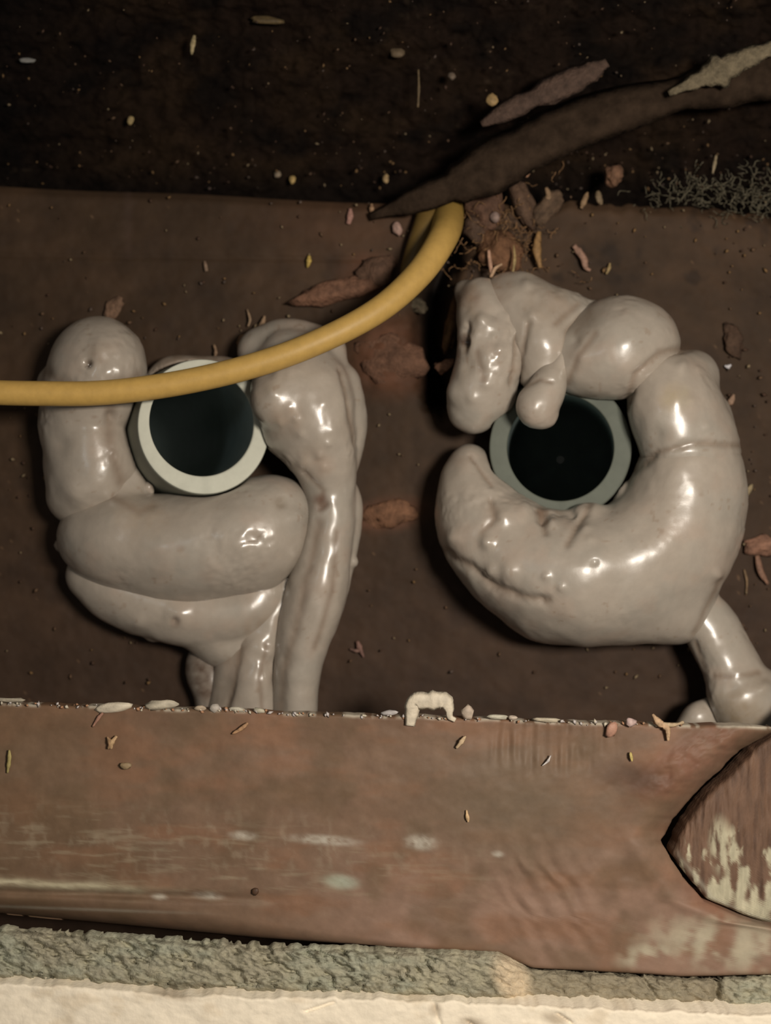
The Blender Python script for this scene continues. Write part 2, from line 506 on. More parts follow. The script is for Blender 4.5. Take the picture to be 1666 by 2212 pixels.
# ---------------------------------------------------------------- implicit putty surfaces
def surface(fn_list, bounds, step=5.0):
    """fn_list: list of (a, b, ra, rb, k) round cones; negative k carves. Returns verts (px), quads."""
    lo = np.array(bounds[:3], float) - 3 * step; hi = np.array(bounds[3:], float) + 3 * step
    n = np.ceil((hi - lo) / step).astype(int) + 1
    ax = [lo[i] + step * np.arange(n[i]) for i in range(3)]
    F = np.full(tuple(n), 500.0)
    for a, b, ra, rb, k, sub, sc in fn_list:
        a = np.array(a, float); b = np.array(b, float); m = max(ra, rb) + 45
        l = np.minimum(a, b) - m; h = np.maximum(a, b) + m
        i0 = np.clip(((l - lo) / step).astype(int), 0, n - 1); i1 = np.clip(((h - lo) / step).astype(int) + 1, 1, n)
        if np.any(i1 <= i0): continue
        sl = tuple(slice(p, q) for p, q in zip(i0, i1))
        gx = ax[0][sl[0]][:, None, None] - a[0]; gy = ax[1][sl[1]][None, :, None] - a[1]; gz = ax[2][sl[2]][None, None, :] - a[2]
        ba = b - a; L2 = max(float(ba @ ba), 1e-6)
        t = np.clip((gx * ba[0] + gy * ba[1] + gz * ba[2]) / L2, 0, 1)
        d = np.sqrt((gx - t * ba[0]) ** 2 + (gy - t * ba[1]) ** 2 + ((gz - t * ba[2]) / sc) ** 2) - (ra + t * (rb - ra))
        f = F[sl]
        if sub == 'cyl':
            tt = (gx * ba[0] + gy * ba[1] + gz * ba[2]) / math.sqrt(L2)
            rr = np.sqrt(np.maximum(gx ** 2 + gy ** 2 + gz ** 2 - tt ** 2, 0))
            d = np.maximum(rr - ra, tt - math.sqrt(L2))
        f = F[sl]
        if sub:
            h_ = np.clip(.5 - .5 * (f + d) / k, 0, 1)
            F[sl] = f * (1 - h_) - d * h_ + k * h_ * (1 - h_)
        else:
            h_ = np.clip(.5 + .5 * (f - d) / k, 0, 1)
            F[sl] = f * (1 - h_) + d * h_ - k * h_ * (1 - h_)
    return nets(F, lo, step)


def nets(F, lo, step):
    ins = F < 0
    nx, ny, nz = F.shape
    sh = (nx - 1, ny - 1, nz - 1)
    acc = np.zeros(sh + (3,)); cnt = np.zeros(sh)
    def corner(a, dx, dy, dz): return a[dx:dx + sh[0], dy:dy + sh[1], dz:dz + sh[2]]
    for axis in range(3):
        for p in (0, 1):
            for q in (0, 1):
                c0 = [0, 0, 0]; o_ = [i for i in range(3) if i != axis]
                c0[o_[0]] = p; c0[o_[1]] = q
                c1 = list(c0); c1[axis] = 1
                f0 = corner(F, *c0); f1 = corner(F, *c1)
                cr = corner(ins, *c0) != corner(ins, *c1)
                t = np.where(cr, f0 / np.where(cr, f0 - f1, 1), 0)
                for i in range(3):
                    acc[..., i] += np.where(cr, (t if i == axis else c0[i]), 0)
                cnt += cr
    act = cnt > 0
    ids = np.full(sh, -1, np.int64); ids[act] = np.arange(act.sum())
    ijk = np.argwhere(act)
    V = lo + step * (ijk + acc[act] / cnt[act][:, None])
    quads = []
    for axis in range(3):
        o_ = [i for i in range(3) if i != axis]
        s0 = [slice(None)] * 3; s1 = [slice(None)] * 3
        s0[axis] = slice(0, -1); s1[axis] = slice(1, None)
        ch = ins[tuple(s0)] != ins[tuple(s1)]
        e = np.argwhere(ch)
        e = e[(e[:, o_[0]] > 0) & (e[:, o_[1]] > 0) & (e[:, o_[0]] < F.shape[o_[0]] - 1) & (e[:, o_[1]] < F.shape[o_[1]] - 1)]
        pos = ins[tuple(s0)][tuple(e.T)]
        qs = []
        for p, q in ((0, 0), (1, 0), (1, 1), (0, 1)):
            g = e.copy(); g[:, o_[0]] -= 1 - p; g[:, o_[1]] -= 1 - q
            qs.append(ids[tuple(g.T)])
        qd = np.stack(qs, -1)
        flip = pos if axis != 1 else ~pos
        qd[~flip] = qd[~flip][:, ::-1]
        quads.append(qd)
    return V, np.vstack(quads)


def vnormals(V, Q):
    n = np.cross(V[Q[:, 2]] - V[Q[:, 0]], V[Q[:, 3]] - V[Q[:, 1]])
    N = np.zeros_like(V)
    for i in range(4):
        np.add.at(N, Q[:, i], n)
    return N / (np.linalg.norm(N, axis=1)[:, None] + 1e-9)


def chain(pts, k=14, n=4, sub=False, sc=1.0):
    s = spline(pts, n)
    return [(s[i, :3], s[i + 1, :3], max(s[i, 3], 2), max(s[i + 1, 3], 2), k, sub, sc) for i in range(len(s) - 1)]


def ball(x, y, z, r, k=14, sub=False, sc=1.0):
    return [((x, y, z), (x + .01, y, z), r, r, k, sub, sc)]


def putty(name, parent, prims, seed, bumps=(), grooves=(), step=5.0, amp=1.0, dirt_shade=(), label=None, flats=()):
    pts = np.array([np.concatenate([np.minimum(a, b) - max(ra, rb) * max(1, sc), np.maximum(a, b) + max(ra, rb) * max(1, sc)])
                    for a, b, ra, rb, k, sub, sc in prims if not sub])
    bd = list(pts[:, :3].min(0)) + list(pts[:, 3:].max(0))
    bd[2] = max(bd[2], -30)
    V, Q = surface(prims, bd, step)
    N = vnormals(V, Q)
    if (N * (V - V.mean(0))).sum() < 0:
        N = -N; Q = Q[:, ::-1]
    x, y, z = V.T
    h = amp * (4.5 * fbm(x / 70, y / 70, z / 70, seed=seed, o=2) + .7 * fbm(x / 24, y / 24, z / 24, seed=seed + 5, o=2))
    # pressed-in lumpy patches
    lm = sm(.3, .8, vnoise(x / 90, y / 90, z / 90, seed=seed + 9))
    h = h + amp * lm * 2.2 * fbm(x / 13, y / 13, z / 13, seed=seed + 12, o=2)
    front = np.clip(N[:, 2] * 2 + .4, 0, 1)
    for (bx, by, r, a) in bumps:
        h = h + (.65 if a > 0 and r < 13 else 1) * a * np.exp(-((x - bx) ** 2 + (y - by) ** 2) / (r * r)) * front
    for (gp, wd, dp) in grooves:
        wob = 3 * fbm(x / 25, y / 25, seed=seed + 40)
        dd = polydist(x + wob, y - wob, gp)
        h = h - dp * (.55 + .6 * fbm(x / 30, y / 30, seed=seed + 41)) * np.exp(-(dd / wd) ** 2) * front
    V2 = V + N * h[:, None]
    c = np.zeros((len(V), 3)) + S(150, 140, 128)
    c = mix(c, S(143, 137, 127), sm(-.2, .5, fbm(x / 120, y / 120, z / 120, seed=seed + 20)) * .6)
    c = mix(c, S(154, 138, 124), sm(0, .6, fbm(x / 50, y / 50, z / 50, seed=seed + 21)) * .5)
    sp = sm(.5, .75, vnoise(x / 9, y / 9, z / 9, seed=seed + 22)) * sm(.1, .5, vnoise(x / 60, y / 60, z / 60, seed=seed + 23))
    c = mix(c, S(120, 98, 78), sp * .35)
    for (gp, wd, dp) in grooves:
        c = mix(c, S(112, 94, 78), np.exp(-(polydist(x, y, gp) / (wd * .8)) ** 2) * .55)
    for (dx, dy, r, a, cc) in dirt_shade:  # tinted spots: brown soiling, plus shade painted into shadowed bits and the hole
        m = np.exp(-(((x - dx) ** 2 + (y - dy) ** 2) / (r * r)) ** 2) * a
        c = mix(c, S(*cc), np.clip(m * (.8 + .6 * fbm(x / 14, y / 14, seed=seed + 30)), 0, 1))
    for p in PIPES.values():
        c0 = np.array(p['c'], float); a0 = np.array(p['ax'], float); a0 /= np.linalg.norm(a0)
        rel = V2 - c0; t = rel @ a0; rad = rel - t[:, None] * a0; rr = np.linalg.norm(rad, axis=1)
        m = (t < 6) & (rr < p['ro'] + 3.5) & (rr > 1)
        V2[m] = c0 + a0 * t[m, None] + rad[m] * ((p['ro'] + 3.5) / rr[m])[:, None]
    W = P(V2[:, 0], V2[:, 1], V2[:, 2])
    o = mesh(name, W, Q[:, ::-1], M_PUTTY, parent, c)
    if label: o['label'] = label
    return o


# carve both pipe bores and sockets out of the putty
def pipe_cut(p, r):
    z1 = p['c'][2] + 5
    a = pipe_at(p, -60); b = pipe_at(p, z1)
    return [((a[0], a[1], -60), (b[0], b[1], z1), r, r, 4, 'cyl', 1.0)]


# ---- left seal
LX = tuple(P(420, 1150, 0))
L = empty('putty_seal', LX, 'grey putty seal around the left conduit, fat roll below, long strands hanging', 'putty')
cutL = pipe_cut(PIPES['L'], 150)

putty('roll', L,
      chain([(208, 800, 110, 98), (196, 850, 105, 98), (170, 920, 100, 78), (192, 985, 105, 86), (186, 1040, 105, 78), (160, 1080, 90, 52)], 18)
      + ball(212, 785, 105, 102, 20) + ball(120, 830, 60, 42, 20) + ball(245, 1010, 80, 60, 30) + ball(140, 1010, 90, 40, 26)
      + cutL, 200,
      bumps=[(190, 786, 7, -18), (215, 745, 26, 5), (240, 900, 14, -9), (196, 930, 30, 5), (160, 1060, 22, 7), (130, 960, 20, -6)],
      grooves=[([(100, 805), (180, 850), (300, 812)], 14, 7), ([(240, 880), (236, 960), (262, 1040)], 16, 4)],
      dirt_shade=[(190, 786, 9, 1, (50, 32, 18)), (215, 762, 26, .5, (120, 100, 82))], label='short upright roll left of the pipe')
putty('roll', L,
      chain([(214, 1160, 100, 88), (270, 1172, 112, 100), (380, 1186, 114, 112), (480, 1174, 118, 112), (545, 1146, 116, 106), (596, 1104, 106, 72)], 18)
      + ball(196, 1160, 80, 66, 22) + chain([(272, 960, 70, 30), (268, 1020, 80, 42), (252, 1090, 90, 58)], 26) + ball(548, 1176, 112, 98, 30) + ball(620, 1085, 100, 38, 20) + ball(126, 1178, 70, 9, 14)
      + ball(610, 1112, 100, 54, 24) + ball(634, 1078, 92, 30, 18)
      + cutL, 230,
      bumps=[(640, 1118, 16, 6), (545, 1160, 12, -5), (520, 1185, 20, 4), (610, 1085, 15, -6), (250, 1100, 40, 6), (200, 1285, 14, 6), (370, 1205, 70, 3)],
      grooves=[([(520, 1172), (552, 1168), (570, 1150)], 4, 3), ([(240, 1075), (300, 1105), (330, 1090)], 12, 4)],
      dirt_shade=[(390, 1185, 10, .5, (120, 96, 76)), (605, 1085, 16, .5, (110, 96, 78)), (300, 1115, 60, .35, (140, 122, 102))],
      label='fat smooth horizontal roll below the pipe')
putty('lump', L,
      chain([(195, 1240, 70, 50), (260, 1285, 80, 58), (345, 1310, 85, 66), (430, 1330, 85, 66), (520, 1320, 85, 58), (570, 1280, 80, 50)], 20)
      + chain([(440, 1370, 70, 45), (500, 1400, 70, 42), (560, 1370, 70, 40)], 20) + ball(208, 1282, 70, 12, 14) + ball(330, 1372, 70, 14, 16),
      260, bumps=[(378, 1340, 8, -8), (385, 1330, 22, 6), (300, 1345, 14, 5)],
      
      dirt_shade=[(378, 1345, 12, .6, (110, 90, 74)), (560, 1360, 40, .4, (130, 110, 90))], label='flattened lump under the horizontal roll')
putty('strand', L,
      chain([(630, 790, 105, 84), (655, 850, 125, 100), (672, 920, 135, 92), (700, 985, 130, 68), (712, 1050, 120, 50), (712, 1120, 118, 50),
             (700, 1200, 118, 54), (680, 1290, 115, 62), (652, 1390, 112, 54), (640, 1480, 108, 46), (638, 1590, 105, 42)], 14)
      + chain([(728, 830, 90, 52), (748, 920, 85, 42), (738, 1010, 80, 34)], 10)
      + chain([(752, 1060, 86, 24), (754, 1120, 86, 26), (745, 1200, 75, 20), (730, 1280, 75, 22), (700, 1350, 80, 24)], 10)
      + ball(763, 1215, 88, 11, 10) + ball(592, 868, 190, 50, 30) + ball(610, 830, 160, 60, 30) + ball(620, 930, 130, 50, 26)
      + chain([(560, 760, 70, 50), (630, 745, 70, 48), (700, 765, 75, 52)], 20)
      + cutL, 290, amp=1.2,
      bumps=[(605, 915, 10, 6), (640, 905, 9, 6), (625, 880, 10, 5), (650, 940, 9, 5), (690, 985, 9, 6), (710, 960, 8, 6), (700, 1010, 9, 5),
             (590, 850, 14, 6), (700, 870, 12, 5), (580, 800, 18, -6), (655, 1000, 14, 5), (715, 1085, 12, 4), (720, 930, 12, 5)],
      grooves=[([(735, 800), (755, 880), (768, 960)], 6, 9), ([(690, 1100), (705, 1090)], 6, 10), ([(660, 1020), (700, 1060), (690, 1090)], 7, 5),
               ([(690, 1130), (662, 1250), (640, 1350), (612, 1450), (606, 1540)], 14, 6), ([(728, 1150), (718, 1280), (680, 1400)], 8, 3)],
      dirt_shade=[(690, 1085, 20, .6, (90, 60, 44)), (620, 905, 40, .4, (140, 118, 98)), (680, 1000, 40, .3, (136, 116, 98))],
      label='long strand with a broad head running down the right of the pipe')
putty('strand', L,
      chain([(640, 1200, 84, 22), (606, 1290, 86, 28), (576, 1350, 88, 34), (548, 1420, 88, 44), (540, 1500, 86, 50), (538, 1590, 84, 52)], 18)
      + chain([(520, 1390, 75, 34), (500, 1460, 70, 36), (490, 1590, 66, 42)], 18)
      + chain([(600, 1370, 80, 20), (586, 1470, 78, 20), (590, 1590, 76, 24)], 14),
      320, amp=1.8, grooves=[([(520, 1400), (505, 1470), (490, 1540)], 7, 6), ([(575, 1390), (560, 1470), (570, 1540)], 6, 4)],
      bumps=[(575, 1410, 14, 6), (560, 1440, 12, 5)],
      dirt_shade=[(500, 1400, 40, .5, (120, 100, 82)), (480, 1500, 40, .4, (120, 102, 84))], label='folded diagonal strand beside the long one')
putty('lump', L, chain([(450, 1410, 40, 30), (440, 1450, 38, 34), (462, 1510, 36, 36), (470, 1580, 36, 38)], 14), 340,
      dirt_shade=[(445, 1460, 60, .85, (74, 56, 44))], label='lump at the left of the strands, brown shadow painted on')  # dark brown tint paints the shadow lying on this lump
putty('lump', L, chain([(330, 860, 55, 34), (370, 812, 60, 36), (430, 806, 62, 34), (490, 812, 62, 34), (540, 830, 64, 34)], 14) + cutL, 350,
      dirt_shade=[(430, 790, 90, .7, (100, 80, 62))], label='thin collar over the top of the pipe')
putty('crumb', L, chain([(236, 880, 150, 10), (242, 915, 150, 13)], 8), 352, step=3.0, amp=.4)
putty('crumb', L, ball(318, 1052, 110, 13, 8) + ball(326, 1062, 110, 7, 6), 354, step=3.0, amp=.4)

# ---- right seal
RX = tuple(P(1300, 1390, 0))
R = empty('putty_seal', RX, 'grey putty seal coiled in a thick ring around the right conduit, drip over its mouth', 'putty')
cutR = pipe_cut(PIPES['R'], 156)
putty('roll', R,
      chain([(1016, 1000, 80, 42), (1018, 1070, 96, 66), (1052, 1145, 105, 98), (1130, 1215, 118, 118), (1240, 1250, 134, 134), (1350, 1238, 120, 138),
             (1440, 1180, 108, 138), (1485, 1095, 112, 122), (1492, 1020, 118, 110)], 22)
      + ball(1460, 1310, 110, 82, 40) + ball(1180, 1290, 100, 90, 40) + ball(1540, 1240, 80, 22, 20) + ball(1380, 1290, 110, 92, 40)
      + ball(1100, 1130, 160, 48, 20) + ball(1185, 1140, 160, 30, 16) + ball(1275, 1130, 150, 46, 22) + ball(1352, 1066, 112, 22, 14)
      + ball(1030, 1185, 170, 30, 22) + ball(1080, 1225, 185, 30, 20) + ball(990, 1170, 130, 24, 18)
      + cutR, 400,
      bumps=[(1052, 1172, 15, 12), (1100, 1235, 20, 9), (1060, 1235, 16, 8), (980, 1160, 16, 10), (1193, 1128, 12, 12), (1172, 1120, 10, -12),
             (1180, 1245, 9, 7), (1212, 1270, 8, 7), (1285, 1215, 6, -5), (1300, 1210, 40, 5), (1265, 1140, 12, 7), (1275, 1165, 10, 5),
             (1135, 1100, 24, 8), (1090, 1115, 18, 6), (1548, 1240, 13, 9), (1235, 1110, 10, -8), (1000, 1010, 24, 4)],
      grooves=[([(962, 1190), (1020, 1228), (1060, 1265), (1110, 1285), (1180, 1300)], 11, 13), ([(1225, 1175), (1255, 1120), (1275, 1085)], 9, 10),
               ([(1060, 1080), (1070, 1120), (1040, 1150)], 8, 7), ([(1015, 985), (1062, 1050)], 5, 5), ([(1170, 1105), (1178, 1150)], 8, 9),
               ([(1500, 1370), (1530, 1310), (1555, 1250)], 8, 6), ([(1370, 1015), (1420, 978), (1500, 958), (1610, 962)], 9, 9)],
      dirt_shade=[(1075, 1310, 60, .4, (112, 96, 84)), (1170, 1110, 16, .7, (100, 78, 62)), (1062, 1110, 20, .3, (120, 100, 84))],
      label='thick smooth lower coil of the ring')
putty('roll', R,
      chain([(1446, 838, 124, 86), (1458, 880, 130, 94), (1478, 930, 128, 98), (1498, 990, 118, 102)], 18)
      + ball(1500, 810, 85, 56, 26) + ball(1530, 900, 80, 50, 26) + cutR, 430,
      bumps=[(1474, 790, 14, 8), (1530, 920, 12, 6), (1465, 860, 20, 5), (1495, 865, 9, 5), (1420, 940, 18, -4)],
      grooves=[([(1352, 880), (1372, 810), (1425, 765), (1490, 748)], 9, 10), ([(1370, 1015), (1420, 978), (1500, 958), (1610, 962)], 8, 8)],
      dirt_shade=[(1460, 860, 34, .35, (158, 146, 112)), (1450, 740, 30, .4, (128, 108, 88))], label='upper right segment of the coil')
putty('roll', R,
      chain([(1240, 780, 108, 66), (1290, 768, 118, 84), (1345, 752, 122, 102), (1372, 745, 118, 92)], 20)
      + ball(1310, 730, 100, 72, 30) + ball(1235, 830, 90, 20, 20) + cutR, 450,
      bumps=[(1370, 730, 30, 4), (1255, 770, 16, 5), (1240, 735, 14, -6)],
      grooves=[([(1225, 830), (1250, 770), (1285, 720)], 8, 4), ([(1352, 880), (1372, 810), (1425, 765), (1490, 748)], 9, 9)],
      dirt_shade=[(1250, 690, 40, .5, (116, 98, 80))], label='smooth bulging top segment of the coil')
putty('roll', R,
      chain([(1090, 650, 80, 58), (1150, 680, 95, 72), (1175, 740, 110, 68), (1175, 800, 115, 52)], 18)
      + ball(1230, 690, 85, 62, 30) + ball(1215, 740, 100, 50, 24) + ball(1130, 616, 95, 24, 14) + ball(1290, 690, 60, 40, 24) + cutR, 470, amp=1.3,
      bumps=[(1138, 612, 12, 9), (1185, 740, 40, 4), (1150, 680, 14, 6), (1210, 640, 20, 5)],
      grooves=[([(1118, 830), (1125, 770), (1140, 700)], 7, 9), ([(1200, 700), (1250, 655)], 9, 5), ([(1215, 770), (1225, 715), (1260, 680)], 6, 6)],
      dirt_shade=[(1190, 650, 60, .4, (126, 108, 90)), (1060, 620, 50, .4, (120, 96, 78))], label='crumpled segment at the top of the coil')
putty('roll', R,
      chain([(1040, 650, 85, 52), (1055, 710, 110, 62), (1060, 780, 120, 66), (1035, 840, 115, 60), (1018, 885, 105, 50)], 16)
      + ball(1000, 850, 130, 34, 10) + ball(1040, 700, 140, 30, 8) + ball(1088, 775, 150, 30, 10)
      + ball(1095, 730, 125, 34, 20) + ball(1075, 850, 115, 44, 22) + ball(1005, 630, 60, 28, 18) + cutR, 490, amp=1.5,
      bumps=[(1040, 690, 14, 10), (1095, 715, 12, 8), (1118, 715, 10, 9), (1080, 755, 14, 7), (1050, 828, 12, 8), (1020, 862, 12, 7), (1003, 740, 9, -20),
             (1002, 715, 8, -12), (1010, 790, 16, -5), (1100, 680, 9, 6), (1030, 720, 8, 6), (1070, 680, 12, -6)],
      grooves=[([(1122, 700), (1110, 790), (1105, 830)], 6, 8), ([(1010, 700), (1003, 760)], 6, 12), ([(1030, 760), (1045, 820)], 10, 4)],
      dirt_shade=[(1002, 735, 14, .9, (60, 36, 22)), (1010, 640, 30, .5, (110, 84, 66))], label='upright left arm of the coil with a small hole')  # darkest spot paints the shade inside the small hole
putty('drip', R, chain([(1192, 812, 168, 30), (1178, 850, 172, 36), (1160, 880, 175, 41), (1180, 900, 174, 20)], 12)
      + chain([(1195, 820, 168, 20), (1212, 780, 165, 16), (1225, 745, 150, 14)], 10), 510, step=4.0, amp=.5,
      grooves=[([(1125, 838), (1165, 820), (1192, 826)], 5, 5)], label='soft drip hanging over the mouth of the pipe')
putty('tail', R,
      chain([(1510, 1320, 88, 48), (1550, 1380, 92, 56), (1585, 1450, 95, 56), (1612, 1515, 100, 74), (1650, 1525, 98, 70)], 18)
      + ball(1650, 1590, 90, 40, 24) + ball(1530, 1250, 80, 32, 22), 530,
      bumps=[(1655, 1485, 14, 6), (1580, 1490, 20, -6), (1600, 1455, 12, 5)],
      grooves=[([(1545, 1460), (1590, 1462), (1640, 1450)], 8, 5), ([(1520, 1440), (1500, 1390)], 6, 4)],
      dirt_shade=[(1590, 1560, 70, .5, (120, 100, 70)), (1640, 1480, 30, .3, (110, 92, 70))], label='tail of putty trailing to the lower right')
putty('lump', R, ball(1518, 1556, 90, 44, 14) + ball(1490, 1585, 86, 36, 18) + ball(1545, 1530, 85, 30, 14), 545, label='small cone-shaped lump at the foot of the tail')


# ---------------------------------------------------------------- conduits
def conduit(p, label, rimcol, sidecol):
    c = np.array(p['c'], float); a = np.array(p['ax'], float); a /= np.linalg.norm(a)
    e1 = np.cross(a, (0, 1, 0)); e1 /= np.linalg.norm(e1); e2 = np.cross(a, e1)
    root = empty('conduit_pipe', tuple(P(*pipe_at(p, 0), 0)), label, 'pipe')
    th = np.linspace(0, 2 * math.pi, 96, endpoint=False)

    off = p.get('off', (0, 0))

    def rings(prof, name, mat, colr):
        V = []; C = []
        for (r, t) in prof:
            q = c[None, :] + a * t + r * (np.cos(th)[:, None] * e1 + np.sin(th)[:, None] * e2)
            q[:, :2] += np.array(off) * np.clip((p['ro'] - r) / (p['ro'] - p['ri']), 0, 1)
            V.append(P(q[:, 0], q[:, 1], q[:, 2]))
            cc = np.zeros((96, 3)) + colr
            n = fbm(np.cos(th) * 3, np.sin(th) * 3, t / 20.0, seed=600)
            C.append(mix(cc, colr * .7, sm(0, .6, n) * .5))
        V = np.vstack(V); C = np.vstack(C)
        i = np.arange(96); j = (i + 1) % 96
        F = np.vstack([np.stack([k * 96 + i, k * 96 + j, (k + 1) * 96 + j, (k + 1) * 96 + i], -1) for k in range(len(prof) - 1)])
        return mesh(name, V, F, mat, root, C)
    ro, ri = p['ro'], p['ri']
    L_ = 1300
    t0 = -L_
    rings([(ro, t0)] + [(ro, -t) for t in (300, 150, 60, 10, 4)] + [(ro - 1.5, -1.2)], 'pipe_wall', M_PIPE, sidecol)
    w_ = ro - ri
    rings([(ro - 1.5, -1.2), (ro - 3, -.2), (ro - 5, 0), (ri + w_ * .5, .2), (ri + 4, 0), (ri + 2, -.3), (ri + .6, -1.5), (ri, -4)], 'rim', M_PIPE, rimcol)
    rings([(ri, -4), (ri, -40), (ri, -120), (ri, -300), (ri, -700), (ri, t0 + 4), (ri * .6, t0 + 2), (2, t0 + 1)], 'bore', M_BORE, S(146, 160, 157))
    return root


conduit(PIPES['L'], 'left grey plastic conduit end, tilted, with a pale cut rim', S(176, 176, 162), S(140, 142, 130))
conduit(PIPES['R'], 'right grey plastic conduit end, facing straight out inside the putty ring', S(88, 92, 83), S(96, 98, 90))


# ---------------------------------------------------------------- cable
def tube(name, pts, mat, parent=None, colf=None, n=8, seg=20, caps=True):
    """pts rows: x, y, z, r in photo pixels"""
    s = spline(pts, n)
    c = P(s[:, 0], s[:, 1], s[:, 2]); r = s[:, 3] * K * (D - s[:, 2] * K) / D
    t = np.gradient(c, axis=0); t /= np.linalg.norm(t, axis=1)[:, None] + 1e-12
    up = np.array([0, 1.0, 0.02])
    e1 = np.cross(t, up); e1 /= np.linalg.norm(e1, axis=1)[:, None] + 1e-9
    e2 = np.cross(t, e1)
    th = np.linspace(0, 2 * math.pi, seg, endpoint=False)
    V = (c[:, None, :] + r[:, None, None] * (np.cos(th)[None, :, None] * e1[:, None, :] + np.sin(th)[None, :, None] * e2[:, None, :])).reshape(-1, 3)
    i = np.arange(seg); j = (i + 1) % seg
    F = np.vstack([np.stack([k * seg + i, k * seg + j, (k + 1) * seg + j, (k + 1) * seg + i], -1) for k in range(len(s) - 1)]).tolist()
    F.append(list(range(seg))[::-1]); F.append([(len(s) - 1) * seg + q for q in range(seg)])
    C = np.repeat(colf(s[:, 0], s[:, 1]), seg, 0)
    return mesh(name, V, F, mat, parent, C)


def cable_col(x, y):
    c = np.zeros(x.shape + (3,)) + S(168, 136, 74)
    c = mix(c, S(180, 145, 78), sm(700, 200, x) * .6)
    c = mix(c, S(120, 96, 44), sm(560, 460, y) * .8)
    return c


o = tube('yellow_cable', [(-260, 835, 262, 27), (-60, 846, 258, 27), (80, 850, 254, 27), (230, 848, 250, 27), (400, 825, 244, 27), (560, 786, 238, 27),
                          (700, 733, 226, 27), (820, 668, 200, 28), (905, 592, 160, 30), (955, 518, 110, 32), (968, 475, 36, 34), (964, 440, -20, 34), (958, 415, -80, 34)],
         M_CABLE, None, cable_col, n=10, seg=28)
tag(o, 'yellow cable sweeping from the left edge up into the hole in the board', 'cable')


def old_col(x, y): return np.zeros(x.shape + (3,)) + S(96, 76, 38)


o = tube('old_cable', [(880, 640, 20, 18), (886, 590, 24, 22), (902, 540, 30, 26), (922, 490, 26, 30), (930, 446, -10, 30), (930, 420, -70, 28)], M_CABLE, None, old_col)
tag(o, 'dull brown-yellow stub of cable behind the top of the yellow cable', 'cable')


# ---------------------------------------------------------------- bark, splinters, crumbs
def dull(c, k=0.25, g=0.98):
    c = np.array(c, float); m = c.mean()
    return tuple((c * (1 - k) + np.array([m * 1.06, m, m * .9]) * k) * g)


def lump_mesh(name, x, y, z, rx, ry, rz, ang, color, mat, seed, rough=.35, parent=None, sub=3, spike=0):
    import bmesh
    bm = bmesh.new()
    bmesh.ops.create_icosphere(bm, subdivisions=sub, radius=1)
    v = np.array([q.co[:] for q in bm.verts]); f = np.array([[q.index for q in p.verts] for p in bm.faces])
    bm.free()
    n = fbm(v[:, 0] * 1.6 + seed, v[:, 1] * 1.6, v[:, 2] * 1.6, seed=seed, o=3)
    v = v * (1 + rough * 1.6 * n)[:, None]
    if spike:
        v[:, 0] *= 1 + spike * np.abs(v[:, 0]) * .5
    a = math.radians(ang)
    X_ = v[:, 0] * rx; Y_ = v[:, 1] * ry
    px = x + X_ * math.cos(a) - Y_ * math.sin(a); py = y + X_ * math.sin(a) + Y_ * math.cos(a); pz = z + v[:, 2] * rz
    color = dull(color); c = np.zeros((len(v), 3)) + S(*color)
    c = mix(c, S(*color) * .5, sm(0, .5, vnoise(v[:, 0] * 3, v[:, 1] * 3, v[:, 2] * 3, seed=seed + 3)) * .6)
    return mesh(name, P(px, py, pz), f[:, ::-1], mat, parent, c)


def blade(name, pts, color, mat, seed=0, thick=.45, parent=None, wn=.4):
    """flat tapering splinter through pts rows (x, y, z, halfwidth)"""
    s = spline(pts, 6)
    n = len(s)
    t = np.gradient(s[:, :2], axis=0); t /= np.linalg.norm(t, axis=1)[:, None] + 1e-9
    nx, ny = -t[:, 1], t[:, 0]
    w_ = s[:, 3] * (1 + wn * fbm(np.arange(n) / 2.2, 0 * s[:, 0], seed=seed))
    prof = [(-1, 0), (-.5, .8), (.1, 1), (.6, .7), (1, 0), (.4, -.7), (-.4, -.7)]
    V = []
    for a, b in prof:
        V.append(P(s[:, 0] + nx * w_ * a, s[:, 1] + ny * w_ * a, s[:, 2] + w_ * b * thick))
    V = np.stack(V, 1).reshape(-1, 3); m = len(prof)
    i = np.arange(m); j = (i + 1) % m
    F = np.vstack([np.stack([k * m + i, k * m + j, (k + 1) * m + j, (k + 1) * m + i], -1) for k in range(n - 1)]).tolist()
    F.append(list(range(m))[::-1]); F.append([(n - 1) * m + q for q in range(m)])
    color = dull(color); c = np.zeros((len(V), 3)) + S(*color)
    c = mix(c, S(*color) * .6, sm(0, .5, vnoise(V[:, 0] * 900, V[:, 1] * 900, V[:, 2] * 900, seed=seed)) * .5)
    return mesh(name, V, F, mat, parent, c)


# torn timber strip running up to the right
o = blade('split_timber', [(800, 468, 20, 10), (900, 432, 56, 26), (1010, 388, 64, 44), (1130, 322, 60, 54), (1260, 262, 50, 52), (1420, 215, 60, 48), (1600, 170, 70, 50), (1800, 130, 80, 50)],
          (50, 37, 27), M_DIRT, 3, .4)
tag(o, 'dark split timber strip slanting up to the right above the cable hole', 'timber')
o = blade('timber_splinter', [(1040, 268, 70, 8), (1110, 232, 80, 22), (1200, 190, 86, 27), (1270, 158, 90, 26), (1312, 134, 92, 10)], (76, 56, 46), M_BARK, 5, .3)
tag(o, 'long brown splinter lying on the dark strip near the top', 'splinter')
o = blade('timber_splinter', [(1445, 202, 104, 6), (1510, 172, 112, 22), (1560, 150, 116, 36), (1610, 126, 120, 24), (1680, 100, 122, 20), (1780, 70, 124, 16)], (104, 92, 70), M_BARK, 6, .3)
tag(o, 'pale grey-tan splinter at the upper right edge', 'splinter')

